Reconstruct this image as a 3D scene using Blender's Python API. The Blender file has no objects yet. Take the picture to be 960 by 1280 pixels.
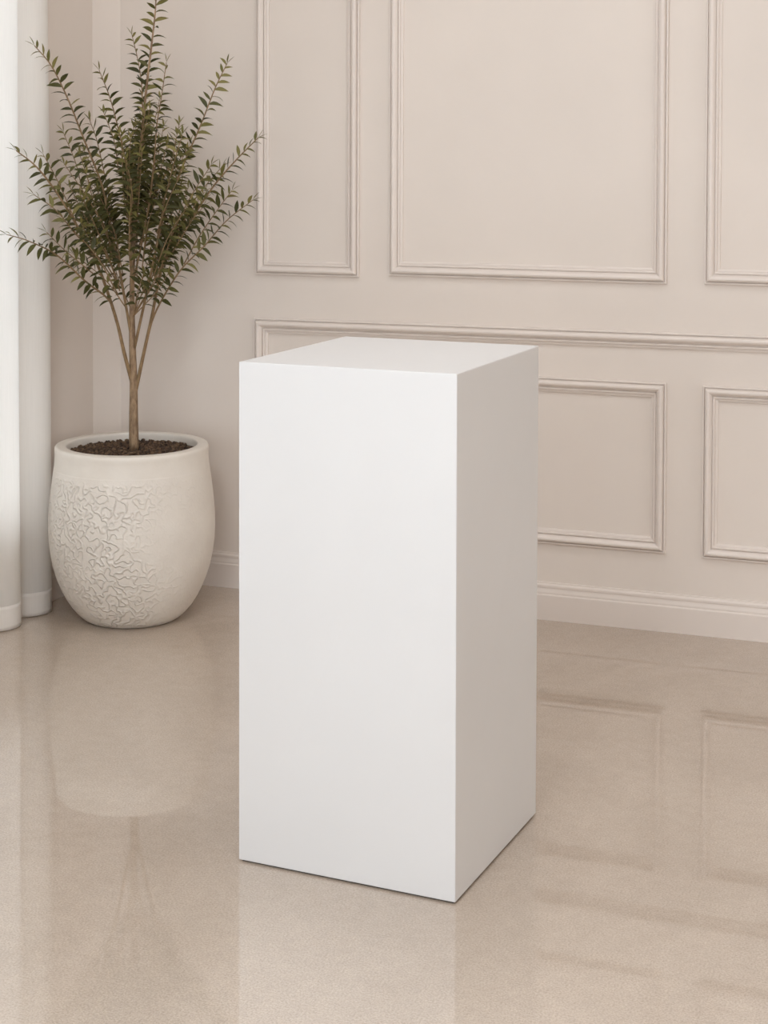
import bpy, bmesh, math, random
from mathutils import Vector, Matrix, noise
random.seed(11)
S = bpy.context.scene
COL = S.collection
PI = math.pi

# ------------------------------------------------------------------ camera
CAM = Vector((1.3907, -2.9924, 1.4169))
YAW, PITCH, ROLL, FPX, PPY = -0.3491, -0.0310, 0.0032, 2093.456, 251.437
fw = Vector((math.sin(YAW)*math.cos(PITCH), math.cos(YAW)*math.cos(PITCH), math.sin(PITCH)))
r0 = Vector((math.cos(YAW), -math.sin(YAW), 0)); u0 = r0.cross(fw)
RT = r0*math.cos(ROLL) + u0*math.sin(ROLL); UP = -r0*math.sin(ROLL) + u0*math.cos(ROLL)
cd = bpy.data.cameras.new('camera'); co = bpy.data.objects.new('camera', cd); COL.objects.link(co)
M = Matrix((RT, UP, -fw)).transposed().to_4x4(); M.translation = CAM
co.matrix_world = M
cd.sensor_fit = 'HORIZONTAL'; cd.sensor_width = 36; cd.lens = FPX*36/960
cd.shift_y = -(640-PPY)/960; cd.clip_start = .05
S.camera = co

# ------------------------------------------------------------------ helpers
def obj(name, bm, mat, parent=None, smooth=False):
    me = bpy.data.meshes.new(name); bm.normal_update(); bm.to_mesh(me); bm.free()
    for m in (mat if isinstance(mat, (list, tuple)) else [mat]): me.materials.append(m)
    if smooth:
        for p in me.polygons: p.use_smooth = True
    o = bpy.data.objects.new(name, me); COL.objects.link(o)
    if parent: o.parent = parent
    return o
def tag(o, label, cat=None, group=None, kind=None):
    o['label'] = label
    if cat: o['category'] = cat
    if group: o['group'] = group
    if kind: o['kind'] = kind
    return o
def struct(name, bm, mat, label, cat):
    return tag(obj(name, bm, mat), label, cat, kind='structure')
def box(bm, a, b):
    x0, y0, z0 = a; x1, y1, z1 = b
    v = [bm.verts.new(p) for p in ((x0,y0,z0),(x1,y0,z0),(x1,y1,z0),(x0,y1,z0),(x0,y0,z1),(x1,y0,z1),(x1,y1,z1),(x0,y1,z1))]
    for f in ((0,3,2,1),(4,5,6,7),(0,1,5,4),(1,2,6,5),(2,3,7,6),(3,0,4,7)): bm.faces.new([v[i] for i in f])
    return v
def lathe(bm, prof, n=96, close=True):
    rings = []
    for r, z in prof:
        rings.append([bm.verts.new((r*math.cos(2*PI*i/n), r*math.sin(2*PI*i/n), z)) for i in range(n)])
    for a, b in zip(rings, rings[1:]):
        for i in range(n): bm.faces.new((a[i], a[(i+1)%n], b[(i+1)%n], b[i]))
    return rings
def tube(bm, pts, radii, n=8):
    rings = []; prev = None
    for k, p in enumerate(pts):
        t = (pts[min(k+1, len(pts)-1)] - pts[max(k-1, 0)]).normalized()
        a = Vector((1,0,0)) if prev is None else prev
        a = (a - t*a.dot(t)).normalized(); b = t.cross(a); prev = a
        rings.append([bm.verts.new(p + (a*math.cos(2*PI*i/n) + b*math.sin(2*PI*i/n))*radii[k]) for i in range(n)])
    for A, B in zip(rings, rings[1:]):
        for i in range(n): bm.faces.new((A[i], A[(i+1)%n], B[(i+1)%n], B[i]))
    bm.faces.new(list(reversed(rings[0]))); bm.faces.new(rings[-1])
def spline(P, n):
    """Catmull-Rom through P, n points"""
    Q = [P[0]*2 - P[1]] + list(P) + [P[-1]*2 - P[-2]]
    out = []; m = len(P) - 1
    for k in range(n):
        s = k/(n-1)*m; i = min(int(s), m-1); t = s - i
        a, b, c, d = Q[i:i+4]
        out.append(.5*((2*b) + (c-a)*t + (2*a-5*b+4*c-d)*t*t + (3*b-a-3*c+d)*t**3))
    return out

# ------------------------------------------------------------------ materials
def srgb(r, g, b):
    f = lambda c: (c/255/12.92) if c/255 <= .04045 else ((c/255+.055)/1.055)**2.4
    return (f(r), f(g), f(b), 1)
class NT:
    def __init__(s, name):
        s.m = bpy.data.materials.new(name); s.m.use_nodes = True
        s.t = s.m.node_tree; s.b = s.t.nodes['Principled BSDF']; s.out = s.t.nodes['Material Output']
    def n(s, typ, **kw):
        nd = s.t.nodes.new(typ)
        for k, v in kw.items():
            if k in nd.inputs.keys(): nd.inputs[k].default_value = v
            else: setattr(nd, k, v)
        return nd
    def l(s, a, b): s.t.links.new(a, b)
    def set(s, **kw):
        for k, v in kw.items(): s.b.inputs[k.replace('_', ' ')].default_value = v
    def coord(s, kind='Object', scale=(1,1,1)):
        tc = s.n('ShaderNodeTexCoord'); mp = s.n('ShaderNodeMapping'); mp.inputs['Scale'].default_value = scale
        s.l(tc.outputs[kind], mp.inputs['Vector']); return mp.outputs['Vector']
    def noise(s, vec, scale, detail=4, rough=.5, dist=0):
        nd = s.n('ShaderNodeTexNoise'); nd.inputs['Scale'].default_value = scale; nd.inputs['Detail'].default_value = detail
        nd.inputs['Roughness'].default_value = rough; nd.inputs['Distortion'].default_value = dist
        s.l(vec, nd.inputs['Vector']); return nd.outputs['Fac']
    def ramp(s, fac, stops):
        nd = s.n('ShaderNodeValToRGB'); e = nd.color_ramp.elements
        while len(e) < len(stops): e.new(.5)
        for q, (p, c) in zip(e, stops): q.position = p; q.color = c
        s.l(fac, nd.inputs['Fac']); return nd.outputs['Color']
    def math(s, op, a, b=None, c=None):
        nd = s.n('ShaderNodeMath', operation=op)
        for i, v in enumerate((a, b, c)):
            if v is None: continue
            if isinstance(v, (int, float)): nd.inputs[i].default_value = v
            else: s.l(v, nd.inputs[i])
        return nd.outputs[0]
    def bump(s, h, strength, dist=.001, normal=None):
        nd = s.n('ShaderNodeBump'); nd.inputs['Strength'].default_value = strength; nd.inputs['Distance'].default_value = dist
        s.l(h, nd.inputs['Height'])
        if normal is not None: s.l(normal, nd.inputs['Normal'])
        return nd.outputs['Normal']

def plaster(name, c, var=.03, rough=.6):
    t = NT(name); v = t.coord()
    n1 = t.noise(v, 1.6, 5, .6)
    lo = tuple(x*(1-var) for x in c[:3]) + (1,); hi = tuple(min(1, x*(1+var)) for x in c[:3]) + (1,)
    t.l(t.ramp(n1, [(.3, lo), (.7, hi)]), t.b.inputs['Base Color'])
    t.l(t.bump(t.noise(v, 220, 3), .12, .0006), t.b.inputs['Normal'])
    t.set(Roughness=rough); t.b.inputs['Specular IOR Level'].default_value = .35
    return t.m
WALLC = srgb(221, 211, 202)
m_wall = plaster('warm_wall_paint', WALLC, .03)
m_trim = plaster('warm_trim_paint', srgb(223, 213, 205), .012, .42)
m_ceil = plaster('ceiling_paint', srgb(236, 230, 224), .01)

t = NT('polished_microcement'); v = t.coord()
c1 = t.ramp(t.noise(v, 1.1, 6, .62, .6), [(.28, srgb(176, 161, 146)), (.5, srgb(188, 173, 158)), (.74, srgb(198, 184, 170))])
sp = t.noise(v, 260, 2, .7)
c2 = t.ramp(sp, [(.3, (.70, .70, .70, 1)), (.5, (1, 1, 1, 1)), (.72, (1.25, 1.25, 1.25, 1))])
mx = t.n('ShaderNodeMix', data_type='RGBA', blend_type='MULTIPLY'); mx.inputs[0].default_value = .75
t.l(c1, mx.inputs[6]); t.l(c2, mx.inputs[7])
mid = t.ramp(t.noise(v, 34, 4, .65), [(.3, (.95, .95, .95, 1)), (.7, (1.04, 1.04, 1.04, 1))])
mx2 = t.n('ShaderNodeMix', data_type='RGBA', blend_type='MULTIPLY'); mx2.inputs[0].default_value = 1
t.l(mx.outputs[2], mx2.inputs[6]); t.l(mid, mx2.inputs[7])
t.l(mx2.outputs[2], t.b.inputs['Base Color'])
t.l(t.math('MULTIPLY_ADD', t.noise(v, 5, 4), .03, .006), t.b.inputs['Roughness'])
t.b.inputs['IOR'].default_value = 2.1
m_floor = t.m

t = NT('matte_white_lacquer'); v = t.coord()
t.l(t.ramp(t.noise(v, 3, 3), [(.3, srgb(210, 209, 208)), (.7, srgb(213, 212, 211))]), t.b.inputs['Base Color'])
t.set(Roughness=.38); t.b.inputs['Specular IOR Level'].default_value = .4
m_white = t.m
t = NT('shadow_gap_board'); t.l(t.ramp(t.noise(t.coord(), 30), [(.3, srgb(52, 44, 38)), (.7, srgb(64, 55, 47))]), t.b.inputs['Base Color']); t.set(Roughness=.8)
m_gap = t.m

# embossed stoneware
t = NT('embossed_stoneware'); v = t.coord()
t.l(t.ramp(t.noise(v, 9, 5, .6), [(.3, srgb(214, 206, 196)), (.7, srgb(223, 216, 206))]), t.b.inputs['Base Color'])
worm = t.noise(v, 50, 0, .5, .4)
rd = t.math('ABSOLUTE', t.math('SUBTRACT', worm, .5))
lr = t.n('ShaderNodeMapRange'); lr.interpolation_type = 'SMOOTHSTEP'
for q_, v_ in (('From Min', .0), ('From Max', .13), ('To Min', 1.0), ('To Max', 0.0)): lr.inputs[q_].default_value = v_
t.l(rd, lr.inputs['Value']); lines = lr.outputs[0]
sx = t.n('ShaderNodeSeparateXYZ'); t.l(v, sx.inputs[0])
mr = t.n('ShaderNodeMapRange'); mr.interpolation_type = 'SMOOTHSTEP'
mr.inputs['From Min'].default_value = .452; mr.inputs['From Max'].default_value = .436
t.l(sx.outputs['Z'], mr.inputs['Value'])
patch = t.ramp(t.noise(v, 5.5, 2), [(.34, (.25, .25, .25, 1)), (.55, (1, 1, 1, 1))])
side = t.n('ShaderNodeMapRange'); side.interpolation_type = 'SMOOTHSTEP'
for q_, v_ in (('From Min', -.03), ('From Max', .14), ('To Min', 1.0), ('To Max', .22)): side.inputs[q_].default_value = v_
t.l(t.math('ADD', t.math('MULTIPLY', sx.outputs['X'], .94), t.math('MULTIPLY', sx.outputs['Y'], .34)), side.inputs['Value'])
h = t.math('MULTIPLY', t.math('MULTIPLY', t.math('MULTIPLY', lines, mr.outputs[0]), patch), side.outputs[0])
h = t.math('ADD', h, t.math('MULTIPLY', t.noise(v, 150, 3, .6), .35))
t.l(t.bump(h, .8, .0042), t.b.inputs['Normal'])
t.set(Roughness=.42); t.b.inputs['Specular IOR Level'].default_value = .5
m_pot = t.m
t = NT('stoneware_rim'); v = t.coord()
t.l(t.ramp(t.noise(v, 9, 5, .6), [(.3, srgb(214, 206, 196)), (.7, srgb(223, 216, 206))]), t.b.inputs['Base Color'])
t.l(t.bump(t.noise(v, 160, 3), .2, .001), t.b.inputs['Normal']); t.set(Roughness=.42)
m_rim = t.m
t = NT('dark_soil'); g = t.n('ShaderNodeNewGeometry')
t.l(t.ramp(g.outputs['Random Per Island'], [(0, srgb(52, 38, 27)), (.6, srgb(82, 62, 45)), (1, srgb(112, 88, 66))]), t.b.inputs['Base Color'])
t.set(Roughness=.85); m_soil = t.m
def bark(name, a, b):
    t = NT(name); v = t.coord(scale=(1, 1, .35))
    n = t.noise(v, 90, 4, .65)
    t.l(t.ramp(n, [(.32, a), (.68, b)]), t.b.inputs['Base Color']); t.set(Roughness=.75)
    t.l(t.bump(n, .6, .003), t.b.inputs['Normal']); return t.m
m_bark = bark('mottled_bark', srgb(104, 80, 58), srgb(164, 138, 108))
m_twig = bark('twig_bark', srgb(112, 88, 60), srgb(146, 120, 86))
def leafmat(name, a, b, c):
    t = NT(name); g = t.n('ShaderNodeNewGeometry')
    col = t.ramp(g.outputs['Random Per Island'], [(0, a), (.5, b), (1, c)])
    t.l(col, t.b.inputs['Base Color']); t.set(Roughness=.5); t.b.inputs['Specular IOR Level'].default_value = .35
    tr = t.n('ShaderNodeBsdfTranslucent'); t.l(col, tr.inputs['Color'])
    mx = t.n('ShaderNodeMixShader'); mx.inputs[0].default_value = .22
    t.l(t.b.outputs[0], mx.inputs[1]); t.l(tr.outputs[0], mx.inputs[2]); t.l(mx.outputs[0], t.out.inputs['Surface'])
    return t.m
m_leaf = leafmat('olive_leaf', srgb(56, 56, 23), srgb(73, 72, 33), srgb(98, 94, 50))
m_young = leafmat('young_leaf', srgb(98, 94, 48), srgb(116, 110, 60), srgb(136, 126, 76))
def cloth(name, col, transp, trans):
    t = NT(name); v = t.coord(scale=(1, 1, .02))
    n = t.noise(v, 420, 2)
    lo = tuple(x*.96 for x in col[:3]) + (1,)
    cc = t.ramp(n, [(.3, lo), (.7, col)])
    d = t.n('ShaderNodeBsdfDiffuse'); tl = t.n('ShaderNodeBsdfTranslucent'); tp = t.n('ShaderNodeBsdfTransparent')
    t.l(cc, d.inputs['Color']); t.l(cc, tl.inputs['Color'])
    a = t.n('ShaderNodeMixShader'); a.inputs[0].default_value = trans
    t.l(d.outputs[0], a.inputs[1]); t.l(tl.outputs[0], a.inputs[2])
    b = t.n('ShaderNodeMixShader'); b.inputs[0].default_value = transp
    t.l(a.outputs[0], b.inputs[1]); t.l(tp.outputs[0], b.inputs[2]); t.l(b.outputs[0], t.out.inputs['Surface'])
    return t.m
m_sheer = cloth('sheer_voile', srgb(250, 247, 242), .10, .5)
m_hem = cloth('sheer_voile_double', srgb(245, 240, 234), .0, .35)
t = NT('window_glass'); tp = t.n('ShaderNodeBsdfTransparent'); gl = t.n('ShaderNodeBsdfGlossy'); gl.inputs['Roughness'].default_value = .02
fr = t.n('ShaderNodeFresnel'); mx = t.n('ShaderNodeMixShader'); t.l(fr.outputs[0], mx.inputs[0]); t.l(tp.outputs[0], mx.inputs[1]); t.l(gl.outputs[0], mx.inputs[2])
t.l(mx.outputs[0], t.out.inputs['Surface']); m_glass = t.m

# ------------------------------------------------------------------ room
XL, XR, YB, YF, ZC = -1.374, 4.4, 1.8957, -5.0, 2.8
TH = .15
bm = bmesh.new(); box(bm, (XL-TH, YF-TH, -.1), (XR+TH, YB+TH, 0))
struct('floor', bm, m_floor, 'polished beige microcement floor with soft mirror reflections', 'floor')
bm = bmesh.new(); box(bm, (XL-TH, YF-TH, ZC), (XR+TH, YB+TH, ZC+.1))
struct('ceiling', bm, m_ceil, 'plain off white ceiling above the panelled room', 'ceiling')
bm = bmesh.new(); box(bm, (XL-TH, YB, 0), (XR+TH, YB+TH, ZC))
struct('wall_back', bm, m_wall, 'warm beige panelled wall behind the white plinth and the plant', 'wall')
# walls with window openings.  W1 and W2 in the left wall, W3 behind the camera
W1 = (.25, 1.42, .24, 2.5); W2 = (-2.05, -.45, .02, 2.55); W3 = (-4.3, -2.45, .02, 2.55); W4 = (-1.0, .7, .02, 2.55); W5 = (1.0, 2.7, .02, 2.55); W6 = (-.7, .9, .5, 2.4)  # W4, W5 and W6 are unseen openings added for fill light
def wall_with_openings(along0, along1, openings, put):
    bm = bmesh.new(); c = along0
    for a, b, z0, z1 in openings:
        put(bm, c, a, 0, ZC); put(bm, a, b, 0, z0); put(bm, a, b, z1, ZC); c = b
    put(bm, c, along1, 0, ZC); return bm
putl = lambda bm, a, b, z0, z1: box(bm, (XL-TH, a, z0), (XL, b, z1))
putf = lambda bm, a, b, z0, z1: box(bm, (a, YF-TH, z0), (b, YF, z1))
bm = wall_with_openings(YF, YB, [W3, W2, W1], putl)
# the corner is closed by a narrow angled strip
c = [(XL, YB-.075), (XL+.062, YB), (XL, YB)]
lo = [bm.verts.new((x, y, 0)) for x, y in c]; hi = [bm.verts.new((x, y, ZC)) for x, y in c]
bm.faces.new((lo[1], lo[0], hi[0], hi[1])); bm.faces.new((lo[0], lo[2], hi[2], hi[0])); bm.faces.new((lo[2], lo[1], hi[1], hi[2])); bm.faces.new(lo); bm.faces.new(hi[::-1])
struct('wall_left', bm, m_wall, 'warm beige window wall behind the sheer curtain and the plant', 'wall')
putr = lambda bm, a, b, z0, z1: box(bm, (XR, a, z0), (XR+TH, b, z1))
struct('wall_right', wall_with_openings(YF, YB, [W6], putr), m_wall, 'plain warm beige wall on the right side of the room', 'wall')
struct('wall_front', wall_with_openings(XL-TH, XR+TH, [W4, W5], putf), m_wall, 'warm beige wall facing the panelled wall', 'wall')

def window(name, W, wall, label):
    a, b, z0, z1 = W; e = .002; fwid = .055
    bm = bmesh.new()
    def bar(p, q, r, s):
        if wall == 'L': box(bm, (XL-.11, p, r), (XL-.05, q, s))
        elif wall == 'R': box(bm, (XR+.05, p, r), (XR+.11, q, s))
        else: box(bm, (p, YF-.11, r), (q, YF-.05, s))
    a += e; b -= e; z0 += e; z1 -= e
    bar(a, a+fwid, z0, z1); bar(b-fwid, b, z0, z1); bar(a+fwid, b-fwid, z0, z0+fwid); bar(a+fwid, b-fwid, z1-fwid, z1)
    n = max(1, round((b-a)/.95))
    for k in range(1, n): m = a + (b-a)*k/n; bar(m-.02, m+.02, z0+fwid, z1-fwid)
    o = struct(name, bm, m_trim, label, 'window')
    bm = bmesh.new()
    if wall == 'L': box(bm, (XL-.083, a+fwid, z0+fwid), (XL-.077, b-fwid, z1-fwid))
    elif wall == 'R': box(bm, (XR+.077, a+fwid, z0+fwid), (XR+.083, b-fwid, z1-fwid))
    else: box(bm, (a+fwid, YF-.083, z0+fwid), (b-fwid, YF-.077, z1-fwid))
    obj('window_pane', bm, m_glass, o)
window('window_1', W1, 'L', 'tall window behind the sheer white curtain')
window('window_2', W2, 'L', 'tall window in the left wall beside the white plinth')
window('window_3', W3, 'L', 'tall window at the far end of the left wall')
window('fill_window_4', W4, 'F', 'unseen left window added for fill light in the wall facing the panelled wall')  # added to brighten the plinth front and the back wall
window('fill_window_6', W6, 'R', 'unseen window added for fill light in the right wall facing the curtain')  # added to lift the plinth's right face and the left wall
window('fill_window_5', W5, 'F', 'unseen right window added for fill light in the wall facing the panelled wall')  # second added window, more fill from behind the camera

# ------------------------------------------------------------------ mouldings
PROF = [(0,0),(0,9),(1.5,11),(4.5,11),(5.5,9),(6,6),(7.6,6),(8.2,14),(11,19),(15,21),(19,20.5),(23,17.5),(26,13.5),(27.6,11.5),(28.2,7),(30.2,7),(30.8,11),(32.5,12),(35,11.5),(36,10),(36.5,6.5),(38.5,6),(39,7.5),(42,6.5),(44.6,5),(45,0)]
def frame_mould(x0, x1, z0, z1, width=.045):
    """mitred picture-frame moulding on the back wall; profile runs outer edge -> inner edge"""
    bm = bmesh.new(); k = width/45.0
    corners = [((x0, z0), (1, 1)), ((x1, z0), (-1, 1)), ((x1, z1), (-1, -1)), ((x0, z1), (1, -1))]
    R = [[bm.verts.new((x + d[0]*a*k, YB - h*.001*1.05, z + d[1]*a*k)) for a, h in PROF] for (x, z), d in corners]
    for i in range(4):
        A, B = R[i], R[(i+1) % 4]
        for j in range(len(PROF)-1): bm.faces.new((A[j], A[j+1], B[j+1], B[j]))
    bmesh.ops.recalc_face_normals(bm, faces=bm.faces)
    return bm
TOPZ = 2.56
struct('trim_1', frame_mould(-.822, -.4685, 1.0165, TOPZ), m_trim, 'narrow upper wall panel moulding nearest the plant', 'wall moulding')
struct('trim_2', frame_mould(-.3695, .4955, 1.025, TOPZ, .0455), m_trim, 'wide upper wall panel moulding directly above the white plinth', 'wall moulding')
struct('trim_3', frame_mould(.605, 1.47, 1.0285, TOPZ), m_trim, 'upper wall panel moulding cut off by the right edge of the photo', 'wall moulding')
struct('trim_4', frame_mould(-.3695, .498, .231, .7345, .0455), m_trim, 'lower wall panel moulding partly hidden behind the white plinth', 'wall moulding')
struct('trim_5', frame_mould(.6035, 1.47, .2275, .7325), m_trim, 'lower wall panel moulding cut off by the right edge of the photo', 'wall moulding')
# dado rail with a mitred leg turning down at its left end
bm = bmesh.new(); k = .049/45; x0, z1 = -.8275, .8835
R = []
zt = lambda a: z1 - a*k
R.append([bm.verts.new((x0 + a*k, YB - h*.00115, .113)) for a, h in PROF])
R.append([bm.verts.new((x0 + a*k, YB - h*.00115, zt(a) - .006)) for a, h in PROF])
R.append([bm.verts.new((XR, YB - h*.00115, zt(a) + .016)) for a, h in PROF])
for A, B in zip(R, R[1:]):
    for j in range(len(PROF)-1): bm.faces.new((A[j], A[j+1], B[j+1], B[j]))
bmesh.ops.recalc_face_normals(bm, faces=bm.faces)
struct('trim_6', bm, m_trim, 'horizontal dado rail across the panelled wall, turning down at its left end', 'wall moulding')

BP = [(0,.016),(.074,.016),(.0765,.0145),(.0775,.012),(.083,.012),(.090,.010),(.096,.0085),(.0975,.011),(.104,.011),(.1075,.0085),(.1085,.0065),(.112,.006),(.113,0)]
def base_mould(P, Q, inward):
    P, Q, n = Vector(P), Vector(Q), Vector(inward); bm = bmesh.new()
    A = [bm.verts.new((*(P + n*d), z)) for z, d in BP]; B = [bm.verts.new((*(Q + n*d), z)) for z, d in BP]
    for j in range(len(BP)-1): bm.faces.new((A[j], A[j+1], B[j+1], B[j]))
    bm.faces.new(A); bm.faces.new(B[::-1])
    bmesh.ops.recalc_face_normals(bm, faces=bm.faces); return bm
struct('baseboard_back', base_mould((XL+.062, YB), (XR, YB), (0, -1)), m_trim, 'tall stepped baseboard along the panelled wall', 'baseboard')
struct('baseboard_left', base_mould((XL, W1[1] + .01), (XL, YB-.07), (1, 0)), m_trim, 'short stretch of baseboard between the curtain and the corner', 'baseboard')

# ------------------------------------------------------------------ white plinth
pl = bpy.data.objects.new('display_plinth', None); COL.objects.link(pl)
tag(pl, 'tall plain white rectangular plinth standing alone on the beige floor', 'plinth')
BB = [(-.0024, .0019), (.4597, -.0318), (.4922, .4352), (.0320, .4708)]
TT = [(.0057, -.0161), (.4592, -.0337), (.4860, .4605), (.0379, .4763)]
bm = bmesh.new()
g = .0035
vb = [bm.verts.new((x, y, g)) for x, y in BB]; vt = [bm.verts.new((x, y, 1.0)) for x, y in TT]
bm.faces.new(vb[::-1]); bm.faces.new(vt)
for i in range(4): bm.faces.new((vb[i], vb[(i+1) % 4], vt[(i+1) % 4], vt[i]))
bmesh.ops.bevel(bm, geom=bm.edges[:], offset=.0024, segments=2, affect='EDGES', profile=.6)
obj('body', bm, m_white, pl)
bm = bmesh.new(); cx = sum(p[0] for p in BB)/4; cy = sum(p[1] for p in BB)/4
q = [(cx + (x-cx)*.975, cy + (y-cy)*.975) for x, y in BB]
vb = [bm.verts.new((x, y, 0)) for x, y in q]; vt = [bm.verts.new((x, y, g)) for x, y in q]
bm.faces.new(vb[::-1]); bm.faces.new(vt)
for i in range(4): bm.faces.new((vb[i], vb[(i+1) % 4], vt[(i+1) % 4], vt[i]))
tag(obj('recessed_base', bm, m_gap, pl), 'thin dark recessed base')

# ------------------------------------------------------------------ curtain
cu = bpy.data.objects.new('sheer_curtain', None); cu.location = (XL+.04, 1.0, 0); COL.objects.link(cu)
tag(cu, 'floor length sheer white curtain hanging in soft folds beside the plant', 'curtain')
Y0, Y1 = -.42, 1.475
def cur(s, z, off=0):
    y = Y0 + (Y1-Y0)*s
    f = 1 - z/2.62
    lam = .168; ph = 2*PI*(y - 1.412)/lam
    amp = .022 + .012*f + .004*math.sin(y*9)
    xc = XL + .044 + .004*f
    x = xc + amp*math.cos(ph) - .002
    # crisper bulges
    y2 = y + .020*math.sin(ph)*(.6+.4*f)
    x += .0025*math.sin(z*2.1 + y*8) * (1 if z > .1 else .5)
    if y > 1.452: x -= (y-1.452)*.4
    return Vector((x + off, y2, z))
def sheet(zs, off, n=420):
    bm = bmesh.new(); rows = [[bm.verts.new(cur(i/n, z, off) - cu.location) for i in range(n+1)] for z in zs]
    for a, b in zip(rows, rows[1:]):
        for i in range(n): bm.faces.new((a[i], a[i+1], b[i+1], b[i]))
    return bm
obj('panel', sheet([.072 + (2.66-.072)*k/40 for k in range(41)], 0), m_sheer, cu, True)
hz = [.003 + .071*k/6 for k in range(7)]
hm = obj('hem', sheet(hz, 0), m_hem, cu, True)
sd = hm.modifiers.new('thick', 'SOLIDIFY'); sd.thickness = .002
bm = bmesh.new(); 
tube(bm, [Vector((XL+.044, y, 2.675)) - cu.location for y in (-.55, .5, 1.56)], [.012]*3, 16)
obj('curtain_rod', bm, m_trim, cu, True)

# ------------------------------------------------------------------ potted plant
PC = Vector((-1.045, 1.480, 0))
pp = bpy.data.objects.new('potted_plant', None); pp.location = PC; COL.objects.link(pp)
tag(pp, 'leafy olive green shrub in a round embossed cream pot in the corner', 'plant')
RIMZ = .525
bodyp = [(0,0),(.128,0),(.140,.002),(.150,.008),(.165,.022),(.182,.042),(.1975,.066),(.212,.094),(.225,.126),(.2355,.160),(.2435,.198),(.2485,.238),(.2505,.275),(.2495,.312),(.2465,.352),(.2425,.39),(.238,.425),(.2335,.457)]
neck = [(.2335,.457),(.2334,.4585),(.2326,.4595),(.2322,.462),(.2312,.475),(.2300,.490),(.2296,.500),(.2300,.507),(.2304,.514),(.2298,.520),(.2275,.524),(.2235,.5255),(.2,.5255),(.197,.5245),(.1955,.521),(.1950,.515),(.197,.45),(.198,.44),(0,.44)]
bm = bmesh.new()
R = lathe(bm, [(max(r, 1e-4), z) for r, z in bodyp], 128)
pot = obj('pot', bm, m_pot, pp, True)
bm = bmesh.new(); lathe(bm, [(max(r, 1e-4), z) for r, z in neck], 128)
obj('rim', bm, m_rim, pot, True)
# soil: a bed of clay granules
bm = bmesh.new()
lathe(bm, [(1e-4, .505), (.10, .504), (.1955, .500)], 64)
SZ = .503
ico = bmesh.new(); bmesh.ops.create_icosphere(ico, subdivisions=1, radius=1)
iv = [v.co.copy() for v in ico.verts]; ifc = [[v.index for v in f.verts] for f in ico.faces]; ico.free()
for i in range(1900):
    r = .188*math.sqrt(random.random()); a = random.random()*2*PI
    if r < .022: continue
    s = random.uniform(.0035, .0065)
    c = Vector((r*math.cos(a), r*math.sin(a), SZ + random.uniform(0, .006) - .004*(r/.19)**2))
    rot = Matrix.Rotation(random.random()*6, 3, Vector((random.random(), random.random(), random.random()+.1)))
    sc = Vector((1, random.uniform(.7, 1.1), random.uniform(.6, .95)))
    vs = [bm.verts.new(c + rot @ Vector((p.x*sc.x, p.y*sc.y, p.z*sc.z))*s*random.uniform(.9, 1.1)) for p in iv]
    for f in ifc: bm.faces.new([vs[j] for j in f])
obj('soil', bm, m_soil, pp)

# pixel of the photo + distance behind the pot's axis -> point in the room
def at(u, v, dep):
    d = fw + RT*((u-480)/FPX) + UP*((PPY-v)/FPX)
    k = (PC - CAM).dot(fw) + dep
    return CAM + d*k - PC
def stem_pts(L, n): return spline([at(*p) for p in L], n)

T0 = [(167.5,562,0),(167,520,0),(167,480,0),(165.5,430,0),(165,390,0),(165.5,340,0),(168,290,0),(172,235,.0),(177,170,-.01),(183,110,-.02),(189,60,-.03),(194,15,-.03),(196,-22,-.03)]
tp_ = stem_pts(T0, 60)
tp_[0].z = .498
rad = lambda k, n, a, b, p=1.0: b + (a-b)*(1-k/(n-1))**p
bm = bmesh.new(); rr = []
for k in range(60):
    s = k/59
    rr.append(.0152 - .006*min(1, s/.3) if s < .3 else .0092 - (.0092-.0016)*((s-.3)/.7)**.75)
tube(bm, tp_, rr, 14)
trunk = obj('trunk', bm, m_bark, pp, True)

WALLX = XL + .10
def leaf(bm, base, d, up, L, w, curl, mi):
    """lanceolate blade folded along its midrib, tip bending with curl"""
    d = d.normalized(); side = d.cross(up)
    if side.length < .05: side = d.cross(Vector((.3, .8, .1)))
    side.normalize(); nrm = side.cross(d).normalized()
    W = [0.12, .66, 1.0, .92, .58, .0]; n = len(W)
    p = base.copy(); dd = d.copy(); rows = []
    for k in range(n):
        hw = W[k]*w*.5; f = nrm*hw*.40
        if k == n-1: rows.append([bm.verts.new(p)])
        else: rows.append([bm.verts.new(p - side*hw + f), bm.verts.new(p), bm.verts.new(p + side*hw + f)])
        dd = (dd + Vector((0, 0, -curl/n)) ).normalized(); p = p + dd*(L/(n-1))
    fs = []
    for a, b in zip(rows, rows[1:]):
        if len(b) == 3: fs += [bm.faces.new((a[0], a[1], b[1], b[0])), bm.faces.new((a[1], a[2], b[2], b[1]))]
        else: fs += [bm.faces.new((a[0], a[1], b[0])), bm.faces.new((a[1], a[2], b[0]))]
    for f in fs: f.material_index = mi; f.smooth = True
NLEAF = 0
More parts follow.
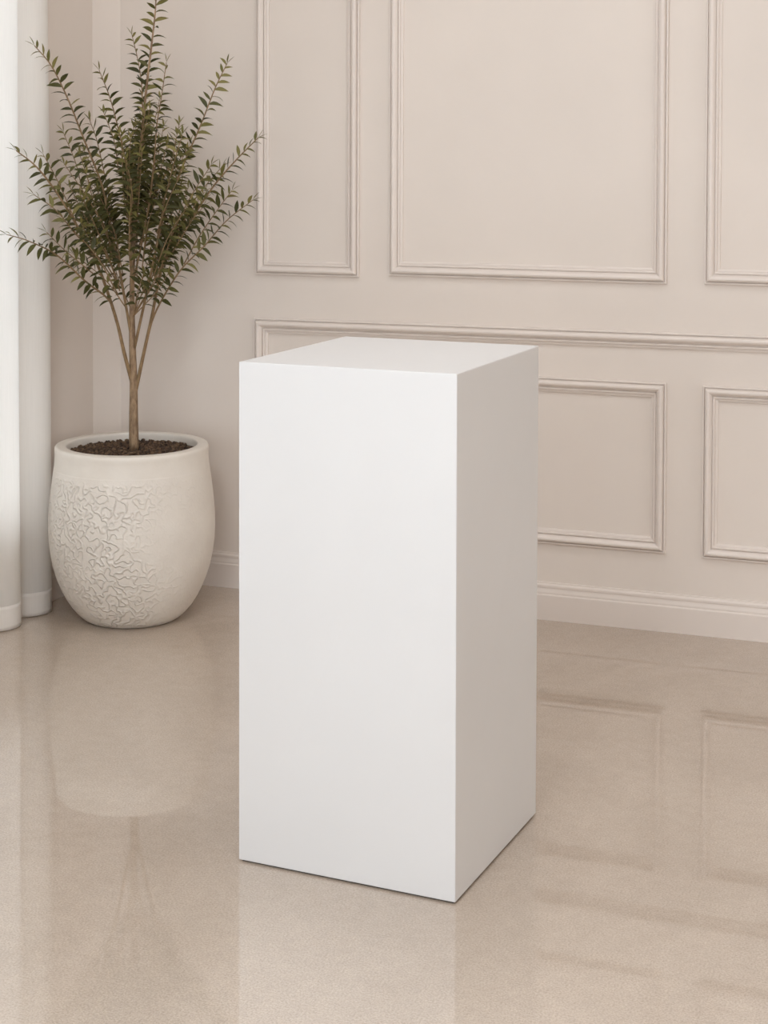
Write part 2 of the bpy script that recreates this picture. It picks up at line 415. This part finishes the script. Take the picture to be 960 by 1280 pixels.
def leaves_along(bm, pts, s0, spacing, size, twig_len=None, lateral=1.0):
    global NLEAF
    cum = [0]
    for a, b in zip(pts, pts[1:]): cum.append(cum[-1] + (b-a).length)
    tot = cum[-1]; d = s0*tot; k = random.randint(0, 1)
    while d < tot - .002:
        j = max(i for i in range(len(cum)) if cum[i] <= d); j = min(j, len(pts)-2)
        q = pts[j].lerp(pts[j+1], (d-cum[j])/max(1e-6, cum[j+1]-cum[j]))
        t = (pts[j+1]-pts[j]).normalized()
        view = fw
        lat = t.cross(view).normalized()
        out = lat.cross(t).normalized()
        frac = d/tot
        ang = (0 if k % 2 else PI) + random.gauss(0, .52)
        side = lat*math.cos(ang) + out*math.sin(ang)
        open_ = random.uniform(.75, 1.15)*(1 - .25*(frac > .93))
        dirn = t*.62 + side*open_*.72 + Vector((0, 0, .16))
        sz = size*random.uniform(.82, 1.15)*(1 if frac < .85 else 1 - .35*(frac-.85)/.15)
        mi = 1 if (frac > .9 or random.random() < .12) else 0
        leaf(bm, q, dirn, Vector((0, 0, .55)) - t*.1 - fw*.35 + Vector((random.uniform(-.8, .8), random.uniform(-.8, .8), random.uniform(-.4, .4))), sz, sz*random.uniform(.26, .33), random.uniform(.8, 1.7), mi)
        NLEAF += 1; k += 1; d += spacing*random.uniform(.8, 1.2)
    for q in range(2):                     # the pair at the tip
        t = (pts[-1]-pts[-2]).normalized(); lat = t.cross(fw).normalized()*(1 if q else -1)
        leaf(bm, pts[-1], t + lat*.3, Vector((0, 0, 1)), size*.7, size*.17, .2, 1); NLEAF += 1

def branch(L, r0, r1, s0, n=28, spacing=.0125, size=.040, mat=None):
    pts = stem_pts(L, n)
    bm = bmesh.new(); tube(bm, pts, [rad(k, n, r0, r1, .9) for k in range(n)], 8)
    b = obj('branch', bm, mat or m_twig, pp, True)
    bm = bmesh.new(); leaves_along(bm, pts, s0, spacing, size)
    obj('leaves', bm, [m_leaf, m_young], b)
    return pts
# leader's own leaves
bm = bmesh.new(); leaves_along(bm, tp_[30:], .02, .0128, .048); obj('leaves', bm, [m_leaf, m_young], trunk)
MAIN = [
 # left side
 ([(165,478,0),(155,440,-.02),(145,398,-.05),(124,336,-.13),(103,294,-.20),(73,244,-.27),(46,209,-.32),(20,188,-.34)], .0062, .0014, .48),
 ([(146,402,-.05),(136,375,-.09),(106,351,-.18),(71,319,-.27),(35,301,-.36),(8,293,-.40)], .0036, .0011, .12),
 ([(164,420,0),(157,380,-.02),(148,330,-.06),(136,275,-.10),(127,230,-.13),(106,177,-.18),(85,124,-.22),(64,82,-.26),(43,57,-.28)], .0045, .0013, .31),
 ([(166,360,0),(166,300,.02),(166,255,.04),(159,212,.05),(149,166,.05),(138,124,.04),(124,88,.03)], .0036, .0012, .22),
 # centre
 ([(168,300,0),(174,230,.06),(178,170,.09),(178,130,.1),(177,106,.1),(173,78,.1),(165,44,.1)], .003, .0011, .2),
 ([(167,350,0),(178,300,-.05),(187,250,-.08),(193,198,-.1),(196,156,-.1),(202,120,-.1),(208,78,-.1)], .0034, .0011, .2),
 # right side
 ([(167,440,0),(178,390,-.03),(189,340,-.05),(202,280,-.06),(219,230,-.06),(237,188,-.05),(251,156,-.05),(269,110,-.04),(284,79,-.03)], .0048, .0013, .36),
 ([(169,492,0),(180,440,.0),(190,395,.0),(202,336,.02),(219,301,.03),(244,266,.05),(269,230,.06),(297,198,.08),(323,172,.08)], .0060, .0014, .46),
 ([(185,420,0),(192,396,-.02),(205,370,-.05),(227,336,-.09),(255,308,-.12),(283,276,-.15),(316,250,-.17)], .0034, .0011, .2),
 # second order stems that show at the outline
 ([(122,334,-.13),(112,290,-.10),(104,245,-.08),(95,205,-.08),(79,165,-.08)], .0024, .001, .2),
 ([(100,290,-.2),(88,262,-.25),(72,226,-.27),(54,193,-.28)], .002, .001, .15),
 ([(112,310,-.17),(94,292,-.24),(70,263,-.30),(42,243,-.33)], .002, .001, .15),
 ([(120,345,-.15),(104,332,-.20),(80,312,-.24),(58,290,-.25)], .002, .001, .15),
 ([(150,330,-.05),(142,270,0),(130,215,.03),(121,175,.04),(112,150,.05)], .0024, .001, .2),
 ([(205,330,.0),(216,292,-.06),(236,250,-.10),(264,206,-.12)], .0024, .001, .15),
 ([(196,300,-.05),(206,250,-.12),(217,205,-.16),(228,168,-.17)], .0022, .001, .2),
 ([(230,330,-.09),(250,294,-.02),(272,262,.02),(290,238,.03)], .002, .001, .15),
 ([(215,305,.03),(240,255,.12),(262,226,.14),(278,208,.14)], .002, .001, .15),
]
for L, a, b, s in MAIN: branch(L, a, b, s, spacing=.0122, size=.045)
# inner twigs that fill the heart of the crown
poly = [(62,255),(80,205),(105,170),(130,140),(150,120),(180,105),(205,115),(232,160),(256,205),(272,240),(262,280),(236,325),(210,360),(190,352),(140,352),(108,330),(75,310)]
def inside(x, y):
    c = False; j = len(poly)-1
    for i in range(len(poly)):
        (xi, yi), (xj, yj) = poly[i], poly[j]
        if (yi > y) != (yj > y) and x < (xj-xi)*(y-yi)/(yj-yi) + xi: c = not c
        j = i
    return c
cnt = 0
while cnt < 72:
    tx, ty = random.uniform(60, 275), random.uniform(105, 375)
    if not inside(tx, ty): continue
    if ty > 290 and random.random() < .55: continue
    ox, oy = 167, min(395, ty + 150)
    f = min(1.0, random.uniform(75, 120)/math.hypot(ox-tx, oy-ty))
    sx_, sy_ = tx + (ox-tx)*f, ty + (oy-ty)*f
    lim = .20 if tx > 120 else .10
    base = -.0026*(167-tx) if tx < 167 else -.0003*(tx-167)
    d1 = base + random.uniform(-lim, lim); d0 = d1*.45
    mx_, my_ = (tx+sx_)/2 + random.uniform(-7, 7), (ty+sy_)/2 + random.uniform(-4, 4)
    branch([(sx_, sy_, d0), (mx_, my_, (d0+d1)*.52), (tx, ty, d1)], .002, .0009, .08 if sy_ < 345 else .28, n=14, spacing=.013, size=.041)
    cnt += 1

# ------------------------------------------------------------------ light
def area(name, loc, rot, sx, sy, power, col):
    d = bpy.data.lights.new(name, 'AREA'); d.shape = 'RECTANGLE'; d.size = sx; d.size_y = sy; d.energy = power; d.color = col
    o = bpy.data.objects.new(name, d); COL.objects.link(o); o.location = loc; o.rotation_euler = rot; return o
def daylight(W, wall, power, col=(.81, .905, 1)):
    a, b, z0, z1 = W; m = (a+b)/2; zm = (z0+z1)/2
    if wall == 'L': area('daylight', (XL-TH-.03, m, zm), (0, -PI/2, 0), z1-z0, b-a, power, col)
    elif wall == 'R': area('daylight', (XR+TH+.03, m, zm), (0, PI/2, 0), z1-z0, b-a, power, col)
    else: area('daylight', (m, YF-TH-.03, zm), (PI/2, 0, 0), b-a, z1-z0, power, col)
POW = dict(W1=2, W2=20, W3=215, W4=42, W5=36, W6=16, C1=14, C3=46)
daylight(W1, 'L', POW['W1'], (.94, .96, .97)); daylight(W2, 'L', POW['W2']); daylight(W3, 'L', POW['W3'])
for k_, x_, y_ in (('C1', .3, .5), ('C3', .3, -2.2)):
    area('ceiling_fill', (x_, y_, ZC-.012), (0, 0, 0), .7, .7, POW[k_], (.90, .95, 1))  # added fill from above, no fixture hangs here
daylight(W4, 'F', POW['W4']); daylight(W5, 'F', POW['W5']); daylight(W6, 'R', POW['W6'], (1, .95, .88))  # fill lamps outside the added windows
w = bpy.data.worlds.new('sky'); S.world = w; w.use_nodes = True
bg = w.node_tree.nodes['Background']; bg.inputs['Color'].default_value = (.90, .95, 1, 1); bg.inputs['Strength'].default_value = 2.6

S.view_settings.view_transform = 'Standard'; S.view_settings.look = 'None'
S.view_settings.gamma = 1; S.view_settings.use_curve_mapping = False; S.view_settings.exposure = 0
S.cycles.max_bounces = 10; S.cycles.diffuse_bounces = 6; S.cycles.transparent_max_bounces = 12
S.cycles.caustics_reflective = False; S.cycles.caustics_refractive = False
S.cycles.use_denoising = True
